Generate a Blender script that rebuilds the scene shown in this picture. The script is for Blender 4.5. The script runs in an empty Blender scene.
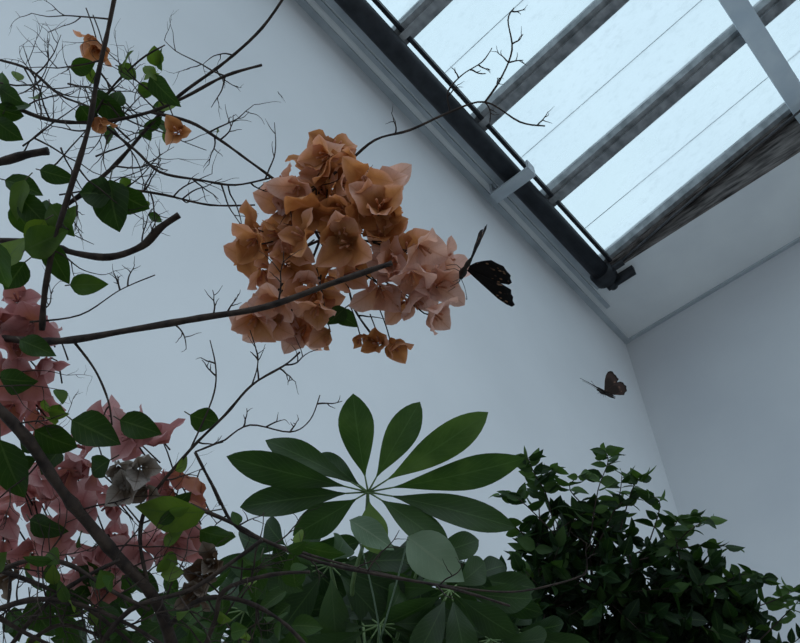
import bpy, math, random
from mathutils import Vector, noise
rng = random.Random(7)
S = bpy.context.scene
S.view_settings.view_transform = 'Standard'
# ------------------------------------------------------------ camera
F = 865.0
p = math.radians(50.74)
HF = Vector((-0.6665, 0.7455, 0)).normalized()
R = Vector((HF.y, -HF.x, 0))
UPW = Vector((0, 0, 1))
FW = HF*math.cos(p) + UPW*math.sin(p)
U = -HF*math.sin(p) + UPW*math.cos(p)
C = Vector((0, 0, 1.6))
cd = bpy.data.cameras.new("camera"); cam = bpy.data.objects.new("camera", cd)
S.collection.objects.link(cam); S.camera = cam
cam.location = C
from mathutils import Matrix
cam.rotation_euler = Matrix((R, U, -FW)).transposed().to_euler()
cd.sensor_width = 36; cd.lens = 36*F/800; cd.clip_start = 0.05
def W(px, py, d):
    return C + (R*((px-400)/F) + U*((321.5-py)/F) + FW)*d

# ------------------------------------------------------------ materials
def nmat(name):
    m = bpy.data.materials.new(name); m.use_nodes = True
    nt = m.node_tree; nt.nodes.clear()
    return m, nt, nt.nodes.new, nt.links.new
def c4(c): return (c[0], c[1], c[2], 1)
def ramp(nt, stops):
    r = nt.nodes.new('ShaderNodeValToRGB'); e = r.color_ramp.elements
    e[0].position, e[0].color = stops[0][0], c4(stops[0][1])
    e[1].position, e[1].color = stops[-1][0], c4(stops[-1][1])
    for q, c in stops[1:-1]:
        x = e.new(q); x.color = c4(c)
    return r
def plain(name, col, col2=None, scale=8, rough=0.6, metal=0, bump=0.0, detail=4, stretch=(1, 1, 1)):
    m, nt, N, L = nmat(name)
    o = N('ShaderNodeOutputMaterial'); b = N('ShaderNodeBsdfPrincipled'); L(b.outputs[0], o.inputs[0])
    tc = N('ShaderNodeTexCoord'); mp = N('ShaderNodeMapping'); mp.inputs['Scale'].default_value = stretch
    L(tc.outputs['Object'], mp.inputs[0])
    nz = N('ShaderNodeTexNoise'); nz.inputs['Scale'].default_value = scale; nz.inputs['Detail'].default_value = detail
    L(mp.outputs[0], nz.inputs['Vector'])
    r = ramp(nt, [(0.35, col), (0.65, col2 or col)]); L(nz.outputs[0], r.inputs[0]); L(r.outputs[0], b.inputs['Base Color'])
    b.inputs['Roughness'].default_value = rough; b.inputs['Metallic'].default_value = metal
    b.inputs['Specular IOR Level'].default_value = .3
    if bump:
        bp = N('ShaderNodeBump'); bp.inputs['Strength'].default_value = bump; bp.inputs['Distance'].default_value = 0.01
        L(nz.outputs[0], bp.inputs['Height']); L(bp.outputs[0], b.inputs['Normal'])
    return m
def leafmat(name, stops, vein, transl=0.35, rough=0.45, veinw=0.04, side=9.0, tcol=(1.0, 1.0, 0.6), nscale=60, spec=0.4, vstr=0.6):
    m, nt, N, L = nmat(name)
    o = N('ShaderNodeOutputMaterial'); b = N('ShaderNodeBsdfPrincipled')
    at = N('ShaderNodeAttribute'); at.attribute_name = 'rnd'
    tc = N('ShaderNodeTexCoord'); nz = N('ShaderNodeTexNoise'); nz.inputs['Scale'].default_value = nscale
    nz.inputs['Detail'].default_value = 5
    L(tc.outputs['Object'], nz.inputs['Vector'])
    ad = N('ShaderNodeMath'); ad.operation = 'MULTIPLY_ADD'; ad.inputs[1].default_value = 0.6; 
    L(nz.outputs[0], ad.inputs[0]); 
    sb = N('ShaderNodeMath'); sb.operation = 'SUBTRACT'; sb.inputs[1].default_value = 0.3
    L(at.outputs['Fac'], sb.inputs[0]); L(sb.outputs[0], ad.inputs[2])
    r = ramp(nt, stops); L(ad.outputs[0], r.inputs[0])
    # veins from UV
    uv = N('ShaderNodeUVMap'); sx = N('ShaderNodeSeparateXYZ'); L(uv.outputs[0], sx.inputs[0])
    a = N('ShaderNodeMath'); a.operation = 'SUBTRACT'; a.inputs[1].default_value = 0.5; L(sx.outputs[0], a.inputs[0])
    ab = N('ShaderNodeMath'); ab.operation = 'ABSOLUTE'; L(a.outputs[0], ab.inputs[0])
    lt = N('ShaderNodeMath'); lt.operation = 'LESS_THAN'; lt.inputs[1].default_value = veinw; L(ab.outputs[0], lt.inputs[0])
    k = N('ShaderNodeMath'); k.operation = 'MULTIPLY_ADD'; k.inputs[1].default_value = -0.55
    L(ab.outputs[0], k.inputs[0]); L(sx.outputs[1], k.inputs[2])
    k2 = N('ShaderNodeMath'); k2.operation = 'MULTIPLY'; k2.inputs[1].default_value = side; L(k.outputs[0], k2.inputs[0])
    fr = N('ShaderNodeMath'); fr.operation = 'FRACT'; L(k2.outputs[0], fr.inputs[0])
    l2 = N('ShaderNodeMath'); l2.operation = 'LESS_THAN'; l2.inputs[1].default_value = 0.13; L(fr.outputs[0], l2.inputs[0])
    h = N('ShaderNodeMath'); h.operation = 'MULTIPLY'; h.inputs[1].default_value = 0.45; L(l2.outputs[0], h.inputs[0])
    mx = N('ShaderNodeMath'); mx.operation = 'MAXIMUM'; L(lt.outputs[0], mx.inputs[0]); L(h.outputs[0], mx.inputs[1])
    ms = N('ShaderNodeMath'); ms.operation = 'MULTIPLY'; ms.inputs[1].default_value = vstr; L(mx.outputs[0], ms.inputs[0])
    mc = N('ShaderNodeMix'); mc.data_type = 'RGBA'; L(ms.outputs[0], mc.inputs[0]); L(r.outputs[0], mc.inputs[6]); mc.inputs[7].default_value = c4(vein)
    L(mc.outputs[2], b.inputs['Base Color']); b.inputs['Roughness'].default_value = rough
    b.inputs['Specular IOR Level'].default_value = spec
    bp = N('ShaderNodeBump'); bp.inputs['Strength'].default_value = 0.3; bp.inputs['Distance'].default_value = 0.003
    ah = N('ShaderNodeMath'); ah.operation = 'ADD'; L(mx.outputs[0], ah.inputs[0]); L(nz.outputs[0], ah.inputs[1])
    L(ah.outputs[0], bp.inputs['Height']); L(bp.outputs[0], b.inputs['Normal'])
    t = N('ShaderNodeBsdfTranslucent')
    tm = N('ShaderNodeMix'); tm.data_type = 'RGBA'; tm.blend_type = 'MULTIPLY'; tm.inputs[0].default_value = 1
    L(mc.outputs[2], tm.inputs[6]); tm.inputs[7].default_value = c4(tcol); L(tm.outputs[2], t.inputs[0])
    mxs = N('ShaderNodeMixShader'); mxs.inputs[0].default_value = transl
    L(b.outputs[0], mxs.inputs[1]); L(t.outputs[0], mxs.inputs[2]); L(mxs.outputs[0], o.inputs[0])
    return m
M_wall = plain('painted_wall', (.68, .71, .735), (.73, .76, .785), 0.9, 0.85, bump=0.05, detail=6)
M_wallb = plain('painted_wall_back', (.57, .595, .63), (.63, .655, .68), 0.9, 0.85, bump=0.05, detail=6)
M_ceil = plain('ceiling_paint', (.76, .79, .81), (.83, .86, .87), 2.0, 0.7)
M_frame = plain('aluminium_frame', (.17, .185, .195), (.36, .375, .39), 5, 0.5, 0.1, detail=10, stretch=(2.5, 1.5, 1.5))
M_light = plain('pale_frame', (.58, .68, .76), (.70, .79, .85), 5, 0.5)
M_trim = plain('trim_paint', (.38, .43, .47), (.48, .53, .57), 5, 0.5)
M_dark = plain('dark_tube', (.010, .012, .016), (.025, .028, .034), 12, 0.5)
M_gable = plain('weathered_wood', (.03, .026, .025), (.22, .20, .19), 5, 0.8, detail=10, stretch=(1, 6, 6), bump=.2)
M_floor = plain('floor_gravel', (.14, .13, .11), (.28, .26, .23), 30, 0.9, bump=.4)
M_bark = plain('bark', (.015, .010, .009), (.048, .033, .026), 70, 0.85, bump=.5, stretch=(1, 1, .4))
M_twig = plain('green_twig', (.035, .035, .02), (.07, .06, .035), 60, 0.7)
M_petiole = plain('petiole_green', (.06, .11, .035), (.11, .17, .06), 40, 0.5)
M_wire = plain('steel_wire', (.05, .055, .06), (.09, .09, .1), 10, 0.5)
M_wire2 = plain('thin_glazing_wire', (.32, .38, .42), (.38, .43, .48), 10, 0.5)
M_bractA = leafmat('orange_bract', [(0.0, (.30, .11, .035)), (.25, (.50, .23, .09)), (.55, (.62, .33, .22)), (1, (.72, .49, .44))], (.40, .17, .09), 0.50, 0.6, .03, 7, (1, .84, .70), 45, .2, .3)
M_bractB = leafmat('pink_bract', [(0.0, (.36, .14, .08)), (.35, (.38, .155, .14)), (.65, (.46, .215, .22)), (1, (.58, .37, .37))], (.28, .09, .10), 0.42, 0.6, .03, 7, (1, .82, .78), 45, .2, .3)
M_dry = leafmat('dry_bract', [(0, (.08, .045, .025)), (.5, (.20, .16, .13)), (1, (.32, .29, .27))], (.10, .06, .04), .3, .8, .03, 7, (1, .9, .8), 40, .1, .5)
M_leafB = leafmat('bougainvillea_leaf', [(0, (.011, .028, .006)), (.5, (.028, .064, .011)), (1, (.11, .17, .025))], (.06, .10, .03), 0.38, 0.5, .03, 8, (1.3, 1.4, .5), 30, .2)
M_leafS = leafmat('schefflera_leaf', [(0, (.010, .026, .009)), (.5, (.028, .062, .017)), (1, (.11, .17, .055))], (.07, .12, .05), 0.45, 0.42, .022, 12, (1.35, 1.5, .5), 20, .35, .4)
M_leafP = leafmat('pale_leaf', [(0, (.12, .19, .12)), (.5, (.16, .235, .16)), (1, (.21, .275, .20))], (.22, .28, .2), 0.3, 0.5, .03, 9, (1, 1, .7), 30)
M_leafV = leafmat('shrub_leaf', [(0, (.006, .017, .007)), (.55, (.014, .036, .011)), (1, (.065, .12, .035))], (.04, .07, .025), 0.3, 0.55, .04, 8, (1.2, 1.4, .5), 15, .15)

# ------------------------------------------------------------ mesh builder
class B:
    def __init__(s): s.v = []; s.f = []; s.uv = []; s.r = []; s.m = []
    def obj(s, name, mats, parent=None, smooth=True):
        me = bpy.data.meshes.new(name); me.from_pydata([tuple(x) for x in s.v], [], s.f)
        for m in mats: me.materials.append(m)
        me.polygons.foreach_set('material_index', s.m)
        me.polygons.foreach_set('use_smooth', [smooth]*len(s.f))
        ul = me.uv_layers.new(name='UVMap')
        for l in me.loops: ul.data[l.index].uv = s.uv[l.vertex_index]
        a = me.attributes.new('rnd', 'FLOAT', 'POINT'); a.data.foreach_set('value', s.r)
        me.update()
        o = bpy.data.objects.new(name, me); S.collection.objects.link(o)
        if parent: o.parent = parent
        return o
    def box(s, lo, hi, mat=0):
        b = len(s.v)
        for x in (lo[0], hi[0]):
            for y in (lo[1], hi[1]):
                for z in (lo[2], hi[2]):
                    s.v.append(Vector((x, y, z))); s.uv.append((0, 0)); s.r.append(.5)
        for q in ((0, 1, 3, 2), (4, 6, 7, 5), (0, 4, 5, 1), (2, 3, 7, 6), (0, 2, 6, 4), (1, 5, 7, 3)):
            s.f.append([b+i for i in q]); s.m.append(mat)
    def poly(s, pts, faces, mat=0):
        b = len(s.v)
        for q in pts: s.v.append(Vector(q)); s.uv.append((0, 0)); s.r.append(.5)
        for q in faces: s.f.append([b+i for i in q]); s.m.append(mat)
def empty(name, loc=(0, 0, 0), parent=None):
    o = bpy.data.objects.new(name, None); S.collection.objects.link(o); o.empty_display_size = .1
    if parent: o.parent = parent
    return o
def catmull(pts, rad, sub=4):
    P, Q = [], []
    n = len(pts)
    for i in range(n-1):
        p0 = pts[max(i-1, 0)]; p1 = pts[i]; p2 = pts[i+1]; p3 = pts[min(i+2, n-1)]
        for k in range(sub):
            t = k/sub
            P.append(0.5*((2*p1)+(p2-p0)*t+(2*p0-5*p1+4*p2-p3)*t*t+(3*p1-p0-3*p2+p3)*t**3)); Q.append(rad[i]*(1-t)+rad[i+1]*t)
    P.append(pts[-1]); Q.append(rad[-1])
    return P, Q
def tube(b, pts, rad, sides=6, mat=0, sub=4, knobby=0.0):
    if sub > 1: pts, rad = catmull(pts, rad, sub)
    base = len(b.v); n = len(pts)
    t = (pts[1]-pts[0]).normalized()
    x = t.orthogonal().normalized()
    for i in range(n):
        if i > 0:
            t2 = ((pts[min(i+1, n-1)]-pts[i-1])).normalized()
            x = (x-t2*x.dot(t2))
            x = x.normalized() if x.length > 1e-6 else t2.orthogonal().normalized()
            t = t2
        y = t.cross(x)
        k = 1+knobby*(noise.noise(pts[i]*60))
        for j in range(sides):
            a = 2*math.pi*j/sides
            b.v.append(pts[i]+(x*math.cos(a)+y*math.sin(a))*rad[i]*k); b.uv.append((j/sides, i/n)); b.r.append(.5)
    for i in range(n-1):
        for j in range(sides):
            k = (j+1) % sides
            b.f.append([base+i*sides+j, base+i*sides+k, base+(i+1)*sides+k, base+(i+1)*sides+j]); b.m.append(mat)
    b.f.append([base+j for j in range(sides)][::-1]); b.m.append(mat)
    b.f.append([base+(n-1)*sides+j for j in range(sides)]); b.m.append(mat)
    return pts
def prof(shape, t):
    t = min(max(t, 0), 1)
    if shape == 'ovate': return max(math.sin(math.pi*t**.72), 0)**.95
    if shape == 'obov': return (max(math.sin(math.pi*t**1.35), 0)**.80)
    if shape == 'bract': return (max(math.sin(math.pi*t**.62), 0)**.75)
def leaf(b, base, d, n, L, Wd, shape='ovate', fold=.25, curl=.5, mat=0, rnd=.5, nl=7, wr=0.0, wave=0.0, tipv=0.0):
    d = d.normalized(); n = (n-d*n.dot(d))
    n = n.normalized() if n.length > 1e-5 else d.orthogonal().normalized()
    side = d.cross(n)
    s0 = len(b.v); c = base.copy(); ph = rng.random()*6
    for i in range(nl+1):
        t = i/nl
        ang = curl*t
        dd = d*math.cos(ang)-n*math.sin(ang); nn = n*math.cos(ang)+d*math.sin(ang)
        if i: c = c+dd*(L/nl)
        w = Wd/2*prof(shape, t)
        if i == 0: w = Wd*.02
        for j in range(-2, 3):
            q = j/2
            off = fold*w*abs(q) + wr*L*(rng.random()-.5)*(.3+abs(q) if t < 1 else 0) + wave*w*math.sin(ph+t*9+q*2)*abs(q)
            b.v.append(c+side*w*q+nn*off); b.uv.append((q*.5+.5, t)); b.r.append(rnd+tipv*(t+abs(q)*.5-.8))
    for i in range(nl):
        for j in range(4):
            k = s0+i*5+j
            b.f.append([k, k+1, k+6, k+5]); b.m.append(mat)
def rv(s=1.0):
    while True:
        v = Vector((rng.uniform(-1, 1), rng.uniform(-1, 1), rng.uniform(-1, 1)))
        if .05 < v.length < 1: return v.normalized()*s

# ------------------------------------------------------------ room shell
XW, YW, H = -1.92, 5.27, 7.66
XO, YO = -1.52, 4.50          # skylight opening edges
XE, YE = 4.6, -2.6
def boxo(name, lo, hi, mat, parent=None):
    b = B(); b.box(lo, hi); return b.obj(name, [mat], parent, False)
boxo('floor', (XW-.1, YE, -.1), (XE, YW+.1, 0), M_floor)
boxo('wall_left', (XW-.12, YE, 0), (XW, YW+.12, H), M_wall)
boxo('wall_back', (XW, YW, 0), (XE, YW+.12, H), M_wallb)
b = B()
b.box((XW-.12, YE, H), (XO-.10, YW+.12, H+.1)); b.box((XO-.10, YO, H), (XE, YW+.12, H+.1))
b.obj('ceiling', [M_ceil], None, False)
b = B()
b.box((XW, YE, H-.025), (XW+.05, YW, H)); b.box((XW+.10, YE, H-.02), (XW+.135, YO+.3, H))
b.box((XO-.24, YE, H-.04), (XO-.19, YO+.05, H+.0))
b.obj('trim_1', [M_trim], None, False)
b = B(); b.box((XW+.05, YW-.03, H-.02), (XE, YW, H)); b.obj('trim_2', [M_trim], None, False)
win = empty('window_1')
sl = 0.2
def zr(x): return H+.14+sl*(x-XO)
ys = [YO-.02-0.91*i for i in range(0, 8)]
HX = [(0, 1, 3, 2), (4, 6, 7, 5), (0, 4, 5, 1), (2, 3, 7, 6), (0, 2, 6, 4), (1, 5, 7, 3)]
for i, y in enumerate(ys):
    b = B(); w = .07
    x0, x1 = XO-.12, XE
    P = []
    if i == 0: y = y-.05
    for x in (x0, x1):
        for yy in (y-w, y+w):
            for hh in (-.12, 0): P.append((x, yy, zr(x)+hh))
    b.poly(P, HX)
    P = []
    for x in (x0, x1):
        for yy in (y-w*.4, y+w*.4):
            for hh in (-.145, -.12): P.append((x, yy, zr(x)+hh))
    b.poly(P, HX, 1)
    b.obj('rafter_%d' % (i+1), [M_frame, M_frame if i else M_gable], win, False)
for k, x in enumerate((.36, 2.3)):
    b = B(); b.box((x-.08, YE, zr(x)-.24), (x+.08, YO, zr(x)-.158)); b.obj('purlin_%d' % (k+1), [M_light], win, False)
# glass
m, nt, N, L = nmat('dirty_glass')
o = N('ShaderNodeOutputMaterial'); tr = N('ShaderNodeBsdfTransparent'); tr.inputs[0].default_value = (.385, .43, .445, 1)
df = N('ShaderNodeBsdfTranslucent')
tc = N('ShaderNodeTexCoord'); mp = N('ShaderNodeMapping'); mp.inputs['Scale'].default_value = (.8, 1.4, 1)
nz = N('ShaderNodeTexNoise'); nz.inputs['Scale'].default_value = 1.6; nz.inputs['Detail'].default_value = 6; nz.inputs['Roughness'].default_value = .55
L(tc.outputs['Object'], mp.inputs[0]); L(mp.outputs[0], nz.inputs['Vector'])
r = ramp(nt, [(.35, (.10, .10, .10)), (.70, (.65, .65, .65))]); L(nz.outputs[0], r.inputs[0])
nz2 = N('ShaderNodeTexNoise'); nz2.inputs['Scale'].default_value = 14; nz2.inputs['Detail'].default_value = 6; nz2.inputs['Roughness'].default_value = .7
L(mp.outputs[0], nz2.inputs['Vector'])
rd = ramp(nt, [(.30, (.36, .40, .42)), (.50, (.47, .52, .545))]); L(nz2.outputs[0], rd.inputs[0]); L(rd.outputs[0], df.inputs[0])
mx = N('ShaderNodeMixShader'); L(r.outputs[0], mx.inputs[0]); L(tr.outputs[0], mx.inputs[1]); L(df.outputs[0], mx.inputs[2]); L(mx.outputs[0], o.inputs[0])
M_glass = m
for i in range(len(ys)-1):
    y1, y0 = ys[i]-.06, ys[i+1]+.06
    b = B(); x0, x1 = XO-.1, XE
    b.poly([(x0, y0, zr(x0)-.03), (x1, y0, zr(x1)-.03), (x1, y1, zr(x1)-.03), (x0, y1, zr(x0)-.03)], [(0, 1, 2, 3)])
    b.obj('glass_pane_%d' % (i+1), [M_glass], win, False)
# gable infill
b = B(); x0, x1 = XO-.1, XE
P = []
for y in (YO-.03, YO-.002):
    P += [(x0, y, H), (x1, y, H), (x1, y, zr(x1)), (x0, y, zr(x0))]
b.poly(P, [(0, 1, 2, 3), (7, 6, 5, 4), (0, 4, 5, 1), (2, 6, 7, 3), (1, 5, 6, 2), (0, 3, 7, 4)])
b.obj('gable_board', [M_gable], win, False)
b = B()
for (ya, yb, z0) in ((3.15, 3.2, -.02), (2.2, 2.25, -.02), (4.05, 4.1, -.02)):
    tube(b, [Vector((XO, ya, zr(XO)+z0)), Vector((XE, yb, zr(XE)+z0))], [.003, .003], 5, 0, 1)
b.obj('glazing_wires', [M_wire2], win)
# shade tube
tb = empty('roller_tube', parent=win)
b = B(); tx, tz, tr_ = XO-.10, H-.075, .08
tube(b, [Vector((tx, YE, tz)), Vector((tx, YO-.12, tz))], [tr_, tr_], 20, 0, 1)
b.obj('tube_body', [M_dark], tb)
b = B()
b.box((tx+.09, YE, H+.0), (tx+.12, YO, H+.05)); b.obj('glazing_bead', [M_dark], tb, False)
b = B()
tube(b, [Vector((tx, YO-.14, tz)), Vector((tx, YO-.12, tz)), Vector((tx, YO-.02, tz)), Vector((tx, YO+.0, tz))], [.06, .105, .105, .05], 20, 0, 1)
tube(b, [Vector((tx, YO+.0, tz)), Vector((tx, YO+.10, tz))], [.035, .035], 12, 0, 1)
b.box((tx-.05, YO+.05, tz-.02), (tx+.22, YO+.09, H))
b.box((tx-.02, YO-.10, tz-.02), (tx+.20, YO-.06, tz+.02))
b.obj('end_fitting', [M_dark], tb)
for k, yy in enumerate((3.14, -.55)):
    b = B()
    b.box((tx-.20, yy-.045, tz-.115), (tx+.17, yy+.055, tz-.09)); b.box((tx-.20, yy-.035, tz-.09), (tx-.18, yy+.055, H))
    b.box((tx+.15, yy-.035, tz-.09), (tx+.17, yy+.055, tz+.02))
    b.obj('bracket_%d' % (k+1), [M_trim], tb, False)
b = B()
tube(b, [Vector((tx, YO-.03, tz+.05)), Vector((-.4, YO-.14, H+.12)), Vector((1.2, YO-.20, H+.36)), Vector((3.0, YO-.22, H+.75))], [.010]*4, 6, 0, 3)
b.obj('pull_cable', [M_wire], tb)

# ------------------------------------------------------------ bougainvillea
bg = empty('bougainvillea')
bb = B()   # branches
bl = B()   # leaves
bA = B(); bP = B(); bD = B()
def grow(p0, d, Ln, r, lvl, spread=.5, leafp=0.0):
    n = 5; pts = [p0]; rad = [r]; c = p0.copy()
    d = d.normalized()
    for i in range(n):
        d = (d+rv(.30)+UPW*.03).normalized()
        c = c+d*(Ln/n); pts.append(c); rad.append(r*(1-.65*(i+1)/n))
        if lvl > 0 and i > 0 and rng.random() < .62:
            ax = rv(1); s = (ax-d*ax.dot(d)).normalized()
            s = (s-FW*s.dot(FW)*.7).normalized()
            grow(c, (d*.75+s*.75), Ln*rng.uniform(.3, .6), r*.7*(1-.5*i/n), lvl-1, spread, leafp)
        if rng.random() < leafp:
            leaf(bl, c, (d+rv(.9)), (-FW+rv(.8)), rng.uniform(.018, .035), rng.uniform(.013, .022), 'ovate', .3, .5, 0, rng.uniform(.3, 1))
    tube(bb, pts, rad, 5, 0, 2)
def branch(pts, rpx, twigs=0, tl=.08, lvl=1, leafp=0.0, sides=8):
    V = [W(*q) for q in pts]
    rad = [(rpx[0]+(rpx[1]-rpx[0])*i/(len(V)-1))/F*pts[i][2] for i in range(len(V))]
    P = tube(bb, V, rad, sides, 0, 5, .35)
    for k in range(twigs):
        i = rng.randrange(2, len(P)-1); d = (P[i]-P[i-1]).normalized()
        s = rv(1); s = (s-d*s.dot(d)).normalized(); s = (s-FW*s.dot(FW)*.7).normalized()
        grow(P[i], d*.6+s, tl*rng.uniform(.5, 1.2), .0012, lvl, .5, leafp)
    return P
branch([(-60, 330, 1.05), (0, 338, 1.03), (60, 341, 1.0), (130, 330, .98), (200, 318, .97), (265, 307, .95), (330, 284, .94), (392, 263, .93)], (3.8, 3.0), 4, .05, 1)
branch([(-60, 175, 1.1), (0, 162, 1.1), (25, 155, 1.1), (48, 151, 1.1)], (5, 4), 3, .05, 1)
branch([(-20, 240, 1.1), (40, 243, 1.08), (75, 253, 1.06), (110, 257, 1.05), (142, 246, 1.05), (160, 228, 1.05), (179, 215, 1.05)], (3.0, 4.2), 2, .05, 1)
branch([(118, -20, 1.0), (108, 30, 1.0), (97, 80, 1.0), (88, 130, 1.0), (70, 190, 1.0), (55, 240, 1.0), (45, 290, 1.01), (42, 330, 1.02)], (2.2, 3.2), 8, .08, 2, .0)
branch([(290, -12, 1.1), (262, 28, 1.1), (225, 62, 1.1), (180, 95, 1.1), (150, 125, 1.1), (110, 170, 1.1), (60, 210, 1.1)], (1.3, 2.2), 5, .06, 2, .0)
branch([(262, 65, 1.05), (225, 76, 1.05), (185, 97, 1.05), (150, 112, 1.05), (100, 122, 1.05), (50, 120, 1.05), (10, 105, 1.05)], (1.5, 2.2), 9, .09, 2, .02)
branch([(150, 112, 1.05), (190, 122, 1.05), (220, 140, 1.05), (245, 158, 1.05), (275, 180, 1.06), (300, 200, 1.06)], (1.6, 1.2), 5, .06, 1)
branch([(100, 122, 1.06), (135, 150, 1.06), (160, 172, 1.06), (200, 180, 1.06), (235, 185, 1.06), (270, 178, 1.06)], (1.5, 1.0), 7, .06, 1)
branch([(60, 210, 1.1), (95, 190, 1.1), (130, 190, 1.1), (165, 195, 1.1), (210, 205, 1.1), (255, 205, 1.1)], (1.6, .9), 7, .06, 1)
branch([(0, 60, 1.1), (30, 70, 1.1), (60, 95, 1.1), (95, 110, 1.1), (130, 140, 1.1)], (1.3, 1.0), 6, .06, 2)
branch([(92, 120, 1.05), (110, 90, 1.05), (140, 60, 1.05), (165, 45, 1.05)], (1.4, .8), 4, .05, 1)
branch([(300, 200, 1.06), (345, 165, 1.07), (375, 140, 1.07), (410, 130, 1.07), (450, 112, 1.07), (485, 102, 1.07), (520, 122, 1.07), (545, 126, 1.07)], (1.7, .8), 4, .03, 1)
branch([(485, 102, 1.07), (500, 80, 1.07), (512, 50, 1.07), (508, 20, 1.07), (514, 8, 1.07)], (1.1, .6), 5, .025, 1)
branch([(450, 112, 1.07), (448, 92, 1.07), (462, 75, 1.07), (482, 62, 1.07), (492, 48, 1.07)], (1.0, .5), 4, .025, 1)
branch([(300, 200, 1.06), (320, 240, 1.06), (345, 280, 1.06), (355, 310, 1.06), (372, 335, 1.05)], (1.6, 1.0), 3, .03, 0)
branch([(320, 240, 1.06), (360, 240, 1.06), (400, 250, 1.05), (440, 262, 1.05)], (1.5, 1.0), 2, .03, 0)
branch([(320, 240, 1.06), (295, 250, 1.05), (265, 250, 1.05)], (1.4, .9), 0)
branch([(320, 240, 1.06), (300, 290, 1.06), (290, 315, 1.06)], (1.4, .9), 0)
# lower left
branch([(-60, 350, .95), (-10, 400, .95), (28, 440, .96), (60, 488, .97), (90, 525, .98), (122, 562, .98), (150, 592, .98), (166, 625, .98), (180, 680, .98)], (5.5, 6.0), 8, .10, 2, .03)
branch([(150, 592, .98), (140, 540, .99), (150, 500, 1.0), (190, 450, 1.0), (225, 415, 1.0), (252, 385, 1.0), (285, 365, 1.0), (300, 352, 1.0)], (2.0, .9), 8, .05, 1)
branch([(190, 450, 1.0), (212, 400, 1.0), (216, 370, 1.0), (210, 340, 1.0)], (1.0, .6), 2, .03, 1)
branch([(252, 385, 1.0), (258, 360, 1.0), (250, 330, 1.0)], (.9, .5), 1, .03, 0)
branch([(225, 440, 1.0), (250, 425, 1.0), (290, 432, 1.0), (310, 420, 1.0), (320, 395, 1.0)], (.9, .5), 4, .025, 1)
branch([(195, 452, 1.0), (225, 440, 1.0)], (1., .9), 0)
branch([(195, 452, 1.0), (215, 490, 1.0), (240, 530, 1.02), (300, 552, 1.05), (370, 571, 1.1), (440, 585, 1.1), (510, 592, 1.1), (560, 583, 1.1), (586, 574, 1.1)], (1.6, .8), 5, .05, 1)
branch([(190, 505, 1.0), (230, 522, 1.0), (270, 543, 1.0), (320, 562, 1.0), (380, 575, 1.0), (450, 588, 1.0), (510, 606, 1.0)], (2.4, 1.2), 5, .06, 1)
branch([(75, 343, 1.0), (95, 370, 1.0), (108, 400, 1.0), (112, 425, 1.0)], (1.3, .9), 1, .03, 0)
branch([(30, 322, 1.02), (80, 315, 1.02), (120, 290, 1.02), (155, 275, 1.02)], (1.0, .6), 3, .03, 1)
for q in ([(-30, 560), (40, 585), (90, 610), (140, 650)], [(-30, 620), (30, 600), (80, 605), (130, 625), (170, 650)], [(-30, 600), (20, 630), (60, 650)], [(0, 660), (40, 610), (80, 580), (120, 560)],
          [(90, 660), (130, 610), (190, 590), (235, 560), (262, 540)], [(200, 660), (215, 620), (225, 590), (270, 575), (310, 572)], [(-20, 580), (30, 560), (70, 565), (110, 590), (150, 610)],
          [(170, 625), (200, 600), (240, 600), (280, 620), (310, 650)], [(20, 650), (60, 625), (110, 640)]):
    dd = rng.uniform(.93, .98)
    branch([(x, y, dd) for x, y in q], (2.8, 1.8), 6, .08, 2, .02)
for k in range(14):
    grow(W(rng.uniform(-10, 120), rng.uniform(60, 220), rng.uniform(1.02, 1.15)), R*rng.uniform(.2, 1)+U*rng.uniform(-.6, .6), rng.uniform(.07, .14), .0013, 2, .5, .02)
# stems to the ground
for (x, y, d, ox, oy) in ((180, 680, .98, -.05, .05), (-60, 350, .95, -.1, 0), (-60, 175, 1.1, -.12, .03), (-60, 330, 1.05, -.1, .02)):
    a = W(x, y, d)
    gx, gy = -.85, .42
    P = [a, a+Vector((ox, oy, -.25)), Vector(((a.x+gx)/2+.0, (a.y+gy)/2, 1.15)), Vector((gx, gy, .55)), Vector((gx+ox, gy+oy, -.02))]
    tube(bb, P, [.006, .009, .013, .018, .022], 8, 0, 5, .3)
a = W(-60, 240, 1.1)
tube(bb, [W(-20, 240, 1.1), a, W(-70, 300, 1.05), W(-60, 350, .95)], [.004, .005, .006, .006], 6, 0, 4)
tube(bb, [W(118, -20, 1.0), W(122, -60, 1.0), W(60, -90, 1.02), W(-60, 0, 1.08), W(-90, 100, 1.1), W(-60, 175, 1.1)], [.0026, .003, .0035, .004, .0045, .005], 6, 0, 4)
tube(bb, [W(10, 105, 1.05), W(-40, 120, 1.08), W(-60, 175, 1.1)], [.0026, .003, .004], 6, 0, 4)
tube(bb, [W(0, 60, 1.1), W(-40, 80, 1.08), W(-60, 175, 1.1)], [.0016, .003, .004], 6, 0, 4)

def flower(b, c, axis, size, tint, opening=.9, mat=0, stem=True):
    axis = axis.normalized(); x = axis.orthogonal().normalized(); y = axis.cross(x)
    a0 = rng.random()*6.28
    for k in range(3):
        a = a0+k*2.094+rng.uniform(-.15, .15)
        s = x*math.cos(a)+y*math.sin(a)
        op = opening*rng.uniform(.6, 1.3)
        d = axis*math.cos(op)+s*math.sin(op)
        n = axis*math.sin(op)-s*math.cos(op)
        L_ = size*rng.uniform(.8, 1.12)
        leaf(b, c+s*.002, d, n, L_, L_*rng.uniform(.78, .98), 'bract', rng.uniform(.1, .5), rng.uniform(-.4, .9), mat, min(max(tint+rng.uniform(-.28, .28), 0), 1), 8, .04, .34, .6)
    for k in range(3):
        a = a0+k*2.094
        s = x*math.cos(a)+y*math.sin(a)
        tube(b, [c, c+axis*size*.25+s*.003, c+axis*size*.48+s*.005], [.0009, .0012, .0015], 5, mat, 2)
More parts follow.
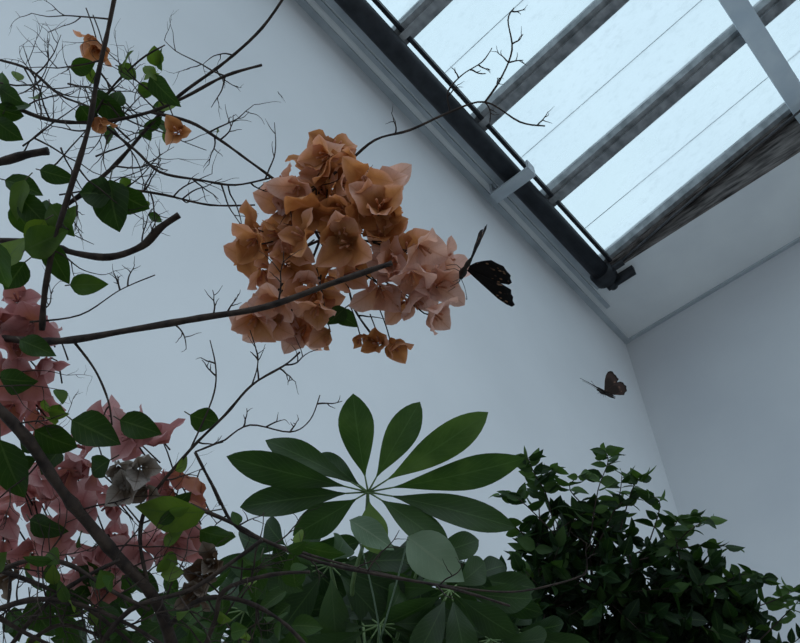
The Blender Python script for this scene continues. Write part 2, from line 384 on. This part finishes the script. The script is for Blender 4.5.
cl = [(332,155,.15),(350,163,.4),(314,165,.2),(330,175,.2),(352,188,.3),(372,190,.7),(298,188,.8),(285,188,.8),(325,197,.3),(310,212,.2),(358,207,.1),(378,208,.2),(340,225,.2),
      (258,238,.3),(248,255,.5),(282,235,.3),(262,268,.6),(290,255,.5),(298,222,.4),(352,242,.2),(368,225,.1),(393,240,.5),(415,246,.8),(435,264,.9),(398,268,.9),(420,288,.9),(438,286,.8),(428,308,.9),
      (380,288,.9),(350,268,.4),(330,278,.4),(305,285,.6),(280,298,.8),(282,322,.8),(300,332,.7),(318,302,.6),(272,325,.6),(442,266,.8),(405,300,.9),(270,245,.3),(345,205,.1),(385,262,.6),(310,240,.3),(322,158,.2),(365,175,.3),(412,270,.9),(268,312,.7),(310,325,.7)]
cl2 = [(x+rng.uniform(-16, 16), y+rng.uniform(-14, 16), t) for (x, y, t) in cl if x < 425]
cl2 = [q for k, q in enumerate(cl2) if k % 3 != 1]
for k, (x, y, t) in enumerate(cl+cl2):
    c = W(x+rng.uniform(-3, 3), y+rng.uniform(-3, 3), 1.05+rng.uniform(-.06, .05)+(.02 if k >= len(cl) else 0))
    out = (R*(x-345)/120+U*(245-y)/120)*.5
    ax = -FW*.7+out+rv(.75)-UPW*.15
    flower(bA, c, ax, rng.uniform(.034, .042)*(1.10 if x > 385 else 1), t)
    tube(bb, [c, c+FW*.02-U*.004+rv(.006), W(320+(x-320)*.6, 240+(y-240)*.6, 1.07)], [.0009, .0009, .0012], 5, 0, 3)
for (x, y, t, s) in ((390, 340, .3, .034), (380, 344, .15, .028), (360, 335, .0, .022), (103, 45, .1, .030), (96, 38, .2, .026), (178, 133, .1, .026), (95, 118, .05, .026), (330, 330, .4, .03)):
    flower(bA, W(x, y, 1.04), -FW*.3+rv(.5)-U*.4, s, t, .55)
    tube(bb, [W(x, y, 1.04), W(x-4, y-14, 1.045), W(x-10, y-30, 1.05)], [.0008]*3, 5, 0, 3)
pk = [(15,300,.7),(35,322,.8),(12,345,.7),(42,358,.7),(22,378,.6),(8,402,.7),(35,412,.6),(0,320,.7),(0,370,.8),(48,335,.8),
      (108,422,.8),(130,438,.8),(92,458,.8),(62,498,.7),(30,498,.7),(8,520,.8),(48,540,.7),(92,548,.8),(142,545,.7),(170,480,.5),(192,492,.2),(200,480,.1),(120,498,.7),(40,478,.8),(72,568,.8),(162,512,.6),(100,570,.7),
      (155,450,.7),(150,425,.8),(72,470,.7),(12,490,.7),(30,555,.8),(122,560,.7),(0,545,.7),(180,540,.6),(85,510,.8),(115,530,.8)]
for (x, y, t) in pk+[(x+rng.uniform(-14, 14), y+rng.uniform(-10, 18), t) for (x, y, t) in pk[::2]]:
    c = W(x+rng.uniform(-5, 5), y+rng.uniform(-5, 5), 1.08+rng.uniform(-.06, .07))
    flower(bP, c, -FW*.6+rv(.8)-UPW*.1, rng.uniform(.035, .044), t-.1)
    tube(bb, [c, c+FW*.02+rv(.01), W(x+20, y+25, 1.12)], [.0009, .0009, .0012], 5, 0, 3)
for (x, y, s, t) in ((140, 468, .036, .9), (125, 485, .034, .8), (148, 488, .03, .7), (118, 466, .03, .9), (205, 572, .036, .2), (198, 590, .03, .1), (215, 560, .028, .2), (15, 572, .035, .3)):
    flower(bD, W(x, y, 1.0), -FW+rv(.6), s, t, .8)
LV = [(-5,240,-2,290,42,.9,.5),(0,270,22,232,30,1.0,.8),(25,250,60,232,34,1.0,.6),(45,240,68,285,24,1.0,.35),(110,180,112,228,44,1.02,.15),(112,195,80,190,34,1.02,.1),(115,190,146,212,32,1.02,.2),
      (70,285,103,284,22,1.0,.6),(190,415,220,425,26,1.0,.35),(72,420,115,440,36,.98,.2),(35,430,75,452,34,.97,.25),(120,420,157,432,28,.99,.2),(205,512,130,518,40,.97,.85),(150,520,190,500,30,1.0,.3),(0,378,30,385,28,.97,.3),
      (150,76,172,104,22,1.04,.25),(118,66,138,78,17,1.04,.6),(145,66,155,76,12,1.04,.8),(0,88,18,104,22,1.03,.3),(-5,108,22,118,22,1.03,.2),(5,110,30,100,16,1.03,.4),(20,196,45,226,26,1.04,.3),(50,205,68,232,24,1.04,.6),(5,180,40,190,24,1.06,.25),
      (0,440,18,500,40,.95,.3),(40,170,70,180,20,1.04,.2),(345,308,330,322,18,1.03,.3),(335,312,357,324,18,1.03,.4),(80,105,95,128,22,1.04,.2),(92,92,120,120,26,1.05,.15),(12,205,32,235,22,1.05,.5),(300,545,340,560,22,1.1,.4),(60,230,75,205,16,1.05,.7),
      (20,440,40,452,20,1,.3),(60,450,40,470,26,1,.2),(200,530,235,545,30,1.0,.5),(260,560,250,600,28,1.05,.4),(100,600,120,640,30,1.0,.3),(30,600,50,640,30,1.0,.3),
      (60,215,30,210,26,1.05,.3),(20,340,50,352,22,.99,.3),(110,460,85,475,24,.99,.25),(30,520,60,535,26,.99,.25),(10,470,30,460,20,.98,.4),
      (-5,120,18,140,24,1.03,.3),(10,90,-8,75,24,1.03,.5),(25,180,10,215,24,1.04,.7),(25,262,5,290,26,1.02,.3),(45,220,25,245,24,1.02,.9)]
for (x0, y0, x1, y1, w, d, t) in LV:
    a = W(x0, y0, d); e = W(x1, y1, d+rng.uniform(-.02, .02))
    leaf(bl, a, e-a, -FW+rv(.45), (e-a).length*1.08, w/F*d*1.0, 'ovate', .25, .5, 0, t, 8, 0, .18)
    tube(bb, [a-(e-a)*.25+FW*.01, a], [.0008, .0008], 5, 1, 1)
for k in range(70):
    x, y = rng.uniform(0, 300), rng.uniform(570, 680)
    leaf(bl, W(x, y, rng.uniform(1.0, 1.25)), rv(1)-UPW*.3, -FW+rv(.7), rng.uniform(.03, .055), rng.uniform(.02, .035), 'ovate', .3, .5, 0, rng.uniform(0, .4))
bb.obj('branches', [M_bark, M_twig], bg); bl.obj('leaves', [M_leafB], bg)
bA.obj('orange_bracts', [M_bractA], bg); bP.obj('pink_bracts', [M_bractB], bg); bD.obj('dry_bracts', [M_dry], bg)

# ------------------------------------------------------------ schefflera
sc = empty('schefflera_plant')
sb = B(); sl_ = B()
def leaflet(c, tip, w, t, curl=.35, gap=.17):
    d = tip-c; a = c+d*gap
    tube(sb, [c, c+d*gap*.5-UPW*.0, a], [.0018, .0014, .0013], 5, 0, 2)
    leaf(sl_, a, (tip-a)+(-FW)*(tip-a).length*curl*.3, -FW+rv(.35)+U*.2, (tip-a).length*1.04, w, 'obov', .16, curl, 0, t, 14, 0, .12)
hc = (368, 492, 1.32)
for (x, y, w, t, dd) in ((350,397,37,.55,0),(418,403,32,.55,.02),(487,416,35,.65,.0),(523,464,33,.5,-.02),(514,517,33,.3,-.03),(450,542,32,.45,-.05),(240,500,33,.25,.02),(228,458,33,.3,.0),(270,434,29,.35,.03),(375,552,32,.95,-.04),(295,535,32,.35,-.03),(318,452,22,.15,.06)):
    leaflet(W(*hc), W(x, y, hc[2]+dd), w/F*hc[2], t)
stemtop = W(372, 700, 1.45)
tube(sb, [W(*hc), W(364, 540, 1.36), W(352, 600, 1.42), stemtop], [.0025, .003, .0035, .005], 8, 0, 5)
def umb(cx, cy, d, n, rpx, w, t, squash=.6, a0=None, tilt=0):
    c = W(cx, cy, d); a0 = rng.random()*6.28 if a0 is None else a0
    for k in range(n):
        a = a0+k*6.283/n+rng.uniform(-.12, .12); rr = rpx*rng.uniform(.8, 1.1)
        x = cx+math.cos(a)*rr; y = cy+math.sin(a)*rr*squash+rpx*.25
        leaflet(c, W(x, y, d+math.sin(a)*-.08+rng.uniform(-.04, .04)), w/F*d, min(max(t+rng.uniform(-.2, .2), 0), 1), .6)
    tube(sb, [c, c.lerp(stemtop, .5)-UPW*.02, stemtop], [.0022, .003, .004], 6, 0, 4)
umb(330, 565, 1.45, 9, 105, 30, .3)
umb(450, 590, 1.42, 8, 90, 30, .35)
umb(245, 610, 1.5, 9, 100, 32, .25)
umb(380, 625, 1.38, 9, 105, 32, .3)
umb(490, 640, 1.5, 8, 85, 32, .15)
umb(170, 650, 1.55, 8, 90, 32, .1)
umb(310, 660, 1.5, 9, 110, 32, .15)
umb(420, 560, 1.5, 8, 90, 28, .15)
for q in ((360, 585, 1.62), (440, 615, 1.6), (510, 630, 1.65), (280, 590, 1.65), (350, 640, 1.62), (420, 655, 1.6), (210, 630, 1.66), (290, 550, 1.6), (465, 580, 1.63)):
    umb(q[0], q[1], q[2], 10, 80, 26, .02, .65)
pl = B()
a = W(408, 537, 1.15); e = W(463, 580, 1.13)
leaf(pl, a, e-a, -FW+U*.3, (e-a).length*1.05, 46/F*1.15, 'ovate', .15, .3, 0, .6, 10, 0, .1)
a = W(350, 520, 1.2); e = W(395, 548, 1.2)
leaf(pl, a, e-a, -FW+U*.6, (e-a).length*1.05, 28/F*1.2, 'ovate', .15, .3, 0, .1, 10, 0, .1)
tube(pl, [W(350, 520, 1.2), W(365, 560, 1.25), W(380, 640, 1.35), stemtop], [.001, .0012, .0015, .002], 5, 0, 4)
tube(pl, [W(408, 537, 1.15), W(400, 570, 1.2), W(380, 640, 1.35)], [.001, .0012, .0015], 5, 0, 4)
pl.obj('pale_leaves', [M_leafP], sc)
g = Vector((stemtop.x+.05, stemtop.y-.05, -.02))
tube(sb, [stemtop, Vector((stemtop.x+.02, stemtop.y, stemtop.z-.4)), Vector((g.x, g.y, .9)), g], [.007, .011, .016, .022], 10, 0, 6)
sb.obj('stems', [M_petiole], sc); sl_.obj('leaves', [M_leafS], sc)

# ------------------------------------------------------------ leafy shrub
sh = empty('leafy_shrub')
hb = B(); hl = B()
root = W(640, 760, 2.5)
blobs = [(600,595,2.3,.185),(545,610,2.25,.155),(655,608,2.35,.175),(700,637,2.35,.15),(500,632,2.2,.13),(590,555,2.35,.10),(630,555,2.4,.09),(680,575,2.4,.09),(745,645,2.3,.12),(540,568,2.3,.09),(770,670,2.3,.14),(600,680,2.3,.22),(680,700,2.3,.22),(520,690,2.2,.18),(450,660,2.2,.15),(560,530,2.35,.08),(720,600,2.35,.09)]
def shleaf(c, d, L_, t):
    leaf(hl, c, d, (-FW*.5+UPW*.3+rv(.9)), L_, L_*rng.uniform(.46, .66), 'ovate', .25, rng.uniform(.1, .7), 0, t, 5)
for (x, y, d, r) in blobs:
    c = W(x, y, d)
    tube(hb, [root, root.lerp(c, .5)+rv(.04), c], [.008, .005, .003], 6, 0, 4)
    for k in range(int(25*(r/.16)**2)):
        o_ = rv(1); o_ = (o_-FW*.25+UPW*.15).normalized()
        e = c+o_*r*rng.uniform(.7, 1.25)
        pts = [c+o_*r*.1, c+o_*r*.6+rv(.015), e]
        P = tube(hb, pts, [.002, .0014, .0008], 4, 0, 3)
        for i in range(2, len(P)):
            for q in range(2):
                if rng.random() < .85:
                    tt = rng.random()**2*.6+(.25 if rng.random() < .3 else 0)
                    shleaf(P[i], (P[i]-P[i-1]).normalized()*.6+rv(1), rng.uniform(.038, .07), tt)
        shleaf(e, o_, .06, rng.uniform(.2, .8))
for q in ([(560,560),(548,500),(535,475),(528,458)],[(590,540),(598,490),(608,462),(604,450)],[(620,530),(632,490),(640,478)],[(660,560),(690,530),(712,518)],[(540,550),(505,520),(472,518)],[(700,600),(740,575),(765,580)],[(600,520),(570,490),(580,475)],
          [(560,540),(520,500),(500,495)],[(650,540),(660,505),(650,495)],[(540,540),(540,490),(552,470)],[(720,620),(775,600),(795,590)],[(600,540),(618,500),(622,475)],[(760,640),(790,610),(800,600)],[(680,560),(675,525),(690,515)],[(590,560),(615,510),(628,500)],[(640,560),(700,545),(735,548)],[(560,560),(575,520),(600,505)]):
    V = [W(x, y, 2.3+rng.uniform(-.05, .05)) for x, y in q]
    P = tube(hb, V, [.0022]+[.0015]*(len(V)-2)+[.0008], 5, 0, 5)
    for i in range(2, len(P)):
        for s in (-1, 1):
            if rng.random() < .75: shleaf(P[i], (P[i]-P[i-1]).normalized()*.5+R*s+rv(.5), rng.uniform(.035, .06), rng.uniform(.4, 1.0))
    shleaf(P[-1], P[-1]-P[-2], .04, .9)
for k in range(5):
    gg = Vector((root.x+rng.uniform(-.12, .12), root.y+rng.uniform(-.12, .12), -.02))
    tube(hb, [root+rv(.01), root.lerp(gg, .5)+Vector((rng.uniform(-.1, .1), rng.uniform(-.1, .1), 0)), gg], [.012, .016, .022], 8, 0, 5)
hb.obj('stems', [M_bark], sh); hl.obj('leaves', [M_leafV], sh)

# ------------------------------------------------------------ butterflies
def wingmat(name, base, spot, edge, dens=14):
    m, nt, N, L = nmat(name)
    o = N('ShaderNodeOutputMaterial'); bs = N('ShaderNodeBsdfPrincipled'); L(bs.outputs[0], o.inputs[0]); bs.inputs['Roughness'].default_value = .9
    bs.inputs['Specular IOR Level'].default_value = .05
    uv = N('ShaderNodeUVMap'); vo = N('ShaderNodeTexVoronoi'); vo.inputs['Scale'].default_value = dens; L(uv.outputs[0], vo.inputs['Vector'])
    r = ramp(nt, [(.0, spot), (.22, spot), (.30, base), (1, base)]); L(vo.outputs['Distance'], r.inputs[0])
    sx = N('ShaderNodeAttribute'); sx.attribute_name = 'rnd'
    r2 = ramp(nt, [(.60, (0, 0, 0)), (.72, (1, 1, 1)), (.90, (1, 1, 1)), (.95, (0, 0, 0))]); L(sx.outputs['Fac'], r2.inputs[0])
    mc = N('ShaderNodeMix'); mc.data_type = 'RGBA'; L(r2.outputs[0], mc.inputs[0]); mc.inputs[6].default_value = c4(edge); L(r.outputs[0], mc.inputs[7])
    L(mc.outputs[2], bs.inputs['Base Color'])
    return m
M_w1 = wingmat('dark_wing', (.008, .007, .007), (.22, .12, .07), (.010, .008, .008), 9)
M_w2 = wingmat('brown_wing', (.035, .023, .02), (.11, .065, .048), (.02, .015, .013), 6)
M_body = plain('insect_body', (.008, .007, .006), (.025, .02, .016), 200, .8)
FWo = [(0,.06),(.2,.22),(.45,.42),(.7,.58),(.88,.64),(.98,.60),(1.0,.50),(.93,.38),(.90,.26),(.84,.16),(.80,.04),(.6,-.02),(.3,-.04),(0,-.05)]
HWo = [(0,.04),(.3,.03),(.58,.0),(.72,-.10),(.74,-.22),(.68,-.32),(.66,-.44),(.56,-.52),(.48,-.62),(.36,-.62),(.26,-.66),(.16,-.52),(.06,-.34),(0,-.15)]
def butterfly(name, pos, ax, w1, w2, s, mat, legl=1.0):
    e = empty(name); ax = ax.normalized()
    for wi, w in enumerate((w1, w2)):
        w = (w-ax*w.dot(ax)).normalized(); n = w.cross(ax)*(1 if wi else -1)
        for nm, out, off in (('forewing', FWo, 0.0), ('hindwing', HWo, .008)):
            b = B(); rt = (0.0, .02 if nm == 'forewing' else -.03); rings = 6
            for th in (0, 1):
                for k in range(rings+1):
                    f = k/rings
                    for (u, v) in out:
                        uu = rt[0]+(u-rt[0])*f; vv = rt[1]+(v-rt[1])*f
                        b.v.append(pos+(w*(uu+.03)+ax*vv+n*(off+.03*math.sin(uu*2.6)+th*.008+.006*math.sin(vv*30)*f))*s)
                        b.uv.append((uu, vv+wi*3)); b.r.append(f)
            m = len(out); T = (rings+1)*m
            for th in (0, 1):
                for k in range(rings):
                    for j in range(m-1):
                        q = [th*T+k*m+j, th*T+k*m+j+1, th*T+(k+1)*m+j+1, th*T+(k+1)*m+j]
                        b.f.append(q if th else q[::-1]); b.m.append(0)
            for j in range(m-1):
                q = [rings*m+j, rings*m+j+1, T+rings*m+j+1, T+rings*m+j]; b.f.append(q); b.m.append(0)
            b.obj('%s_%d' % (nm, wi+1), [mat], e)
    b = B()
    up = (w1.normalized()+w2.normalized()).normalized()
    st = [(-.48, .012), (-.42, .028), (-.25, .045), (-.08, .035), (.0, .05), (.12, .07), (.22, .06), (.27, .03), (.31, .045), (.36, .042), (.40, .012)]
    tube(b, [pos+ax*t*s-up*.03*s*math.cos(t*3) for t, r_ in st], [r_*s for t, r_ in st], 10, 0, 2)
    sd = ax.cross(up).normalized()
    for q in (-1, 1):
        hd = pos+ax*.37*s-up*.02*s
        tube(b, [hd, hd+(ax*.25+sd*q*.12+up*.08)*s, hd+(ax*.48+sd*q*.24+up*.12)*s, hd+(ax*.53+sd*q*.26+up*.12)*s], [.006*s, .005*s, .006*s, .012*s], 5, 0, 3)
        for k in range(3):
            a = pos+ax*(.05+.09*k)*s-up*.05*s
            tube(b, [a, a+(sd*q*.12-up*.08+ax*(k-1)*.08)*s*legl, a+(sd*q*.15-up*.26+ax*(k-1)*.14)*s*legl], [.008*s, .006*s, .004*s], 4, 0, 2)
    b.obj('body', [M_body], e)
    return e
def sd(x, y): return (R*x-U*y)
w1 = sd(20, -50).normalized(); w2 = sd(54, 27).normalized()
butterfly('butterfly', W(466, 269, 1.0), FW*.94-w1*.34, w1, w2, 60/F*1.0, M_w1)
w1 = sd(-18, -10).normalized(); w2 = sd(22, -8).normalized()
butterfly('butterfly', W(605, 393, 2.2), FW*.72+w1*.68, w1, w2, 27/F*2.2, M_w2, .4)
butterfly('butterfly', W(281, 96, 2.2), FW*.9+sd(5, 7).normalized()*.3, sd(-5, -6).normalized(), sd(5, 7).normalized(), 7/F*2.2, M_w2, .4)
# ------------------------------------------------------------ world
w = bpy.data.worlds.new('overcast_sky'); S.world = w; w.use_nodes = True
nt = w.node_tree; nt.nodes.clear(); N = nt.nodes.new; L = nt.links.new
o = N('ShaderNodeOutputWorld'); bgn = N('ShaderNodeBackground'); L(bgn.outputs[0], o.inputs[0])
tc = N('ShaderNodeTexCoord'); sx = N('ShaderNodeSeparateXYZ'); L(tc.outputs['Generated'], sx.inputs[0])
r = ramp(nt, [(0.0, (.10, .11, .12)), (.05, (.30, .34, .385)), (.5, (.50, .585, .65)), (1.0, (.60, .715, .79))]); L(sx.outputs[2], r.inputs[0])
nz = N('ShaderNodeTexNoise'); nz.inputs['Scale'].default_value = 3; L(tc.outputs['Generated'], nz.inputs['Vector'])
r2 = ramp(nt, [(.3, (.85, .87, .9)), (.7, (1.1, 1.1, 1.08))]); L(nz.outputs[0], r2.inputs[0])
mm = N('ShaderNodeMix'); mm.data_type = 'RGBA'; mm.blend_type = 'MULTIPLY'; mm.inputs[0].default_value = 1
L(r.outputs[0], mm.inputs[6]); L(r2.outputs[0], mm.inputs[7]); L(mm.outputs[2], bgn.inputs[0]); bgn.inputs[1].default_value = 2.8
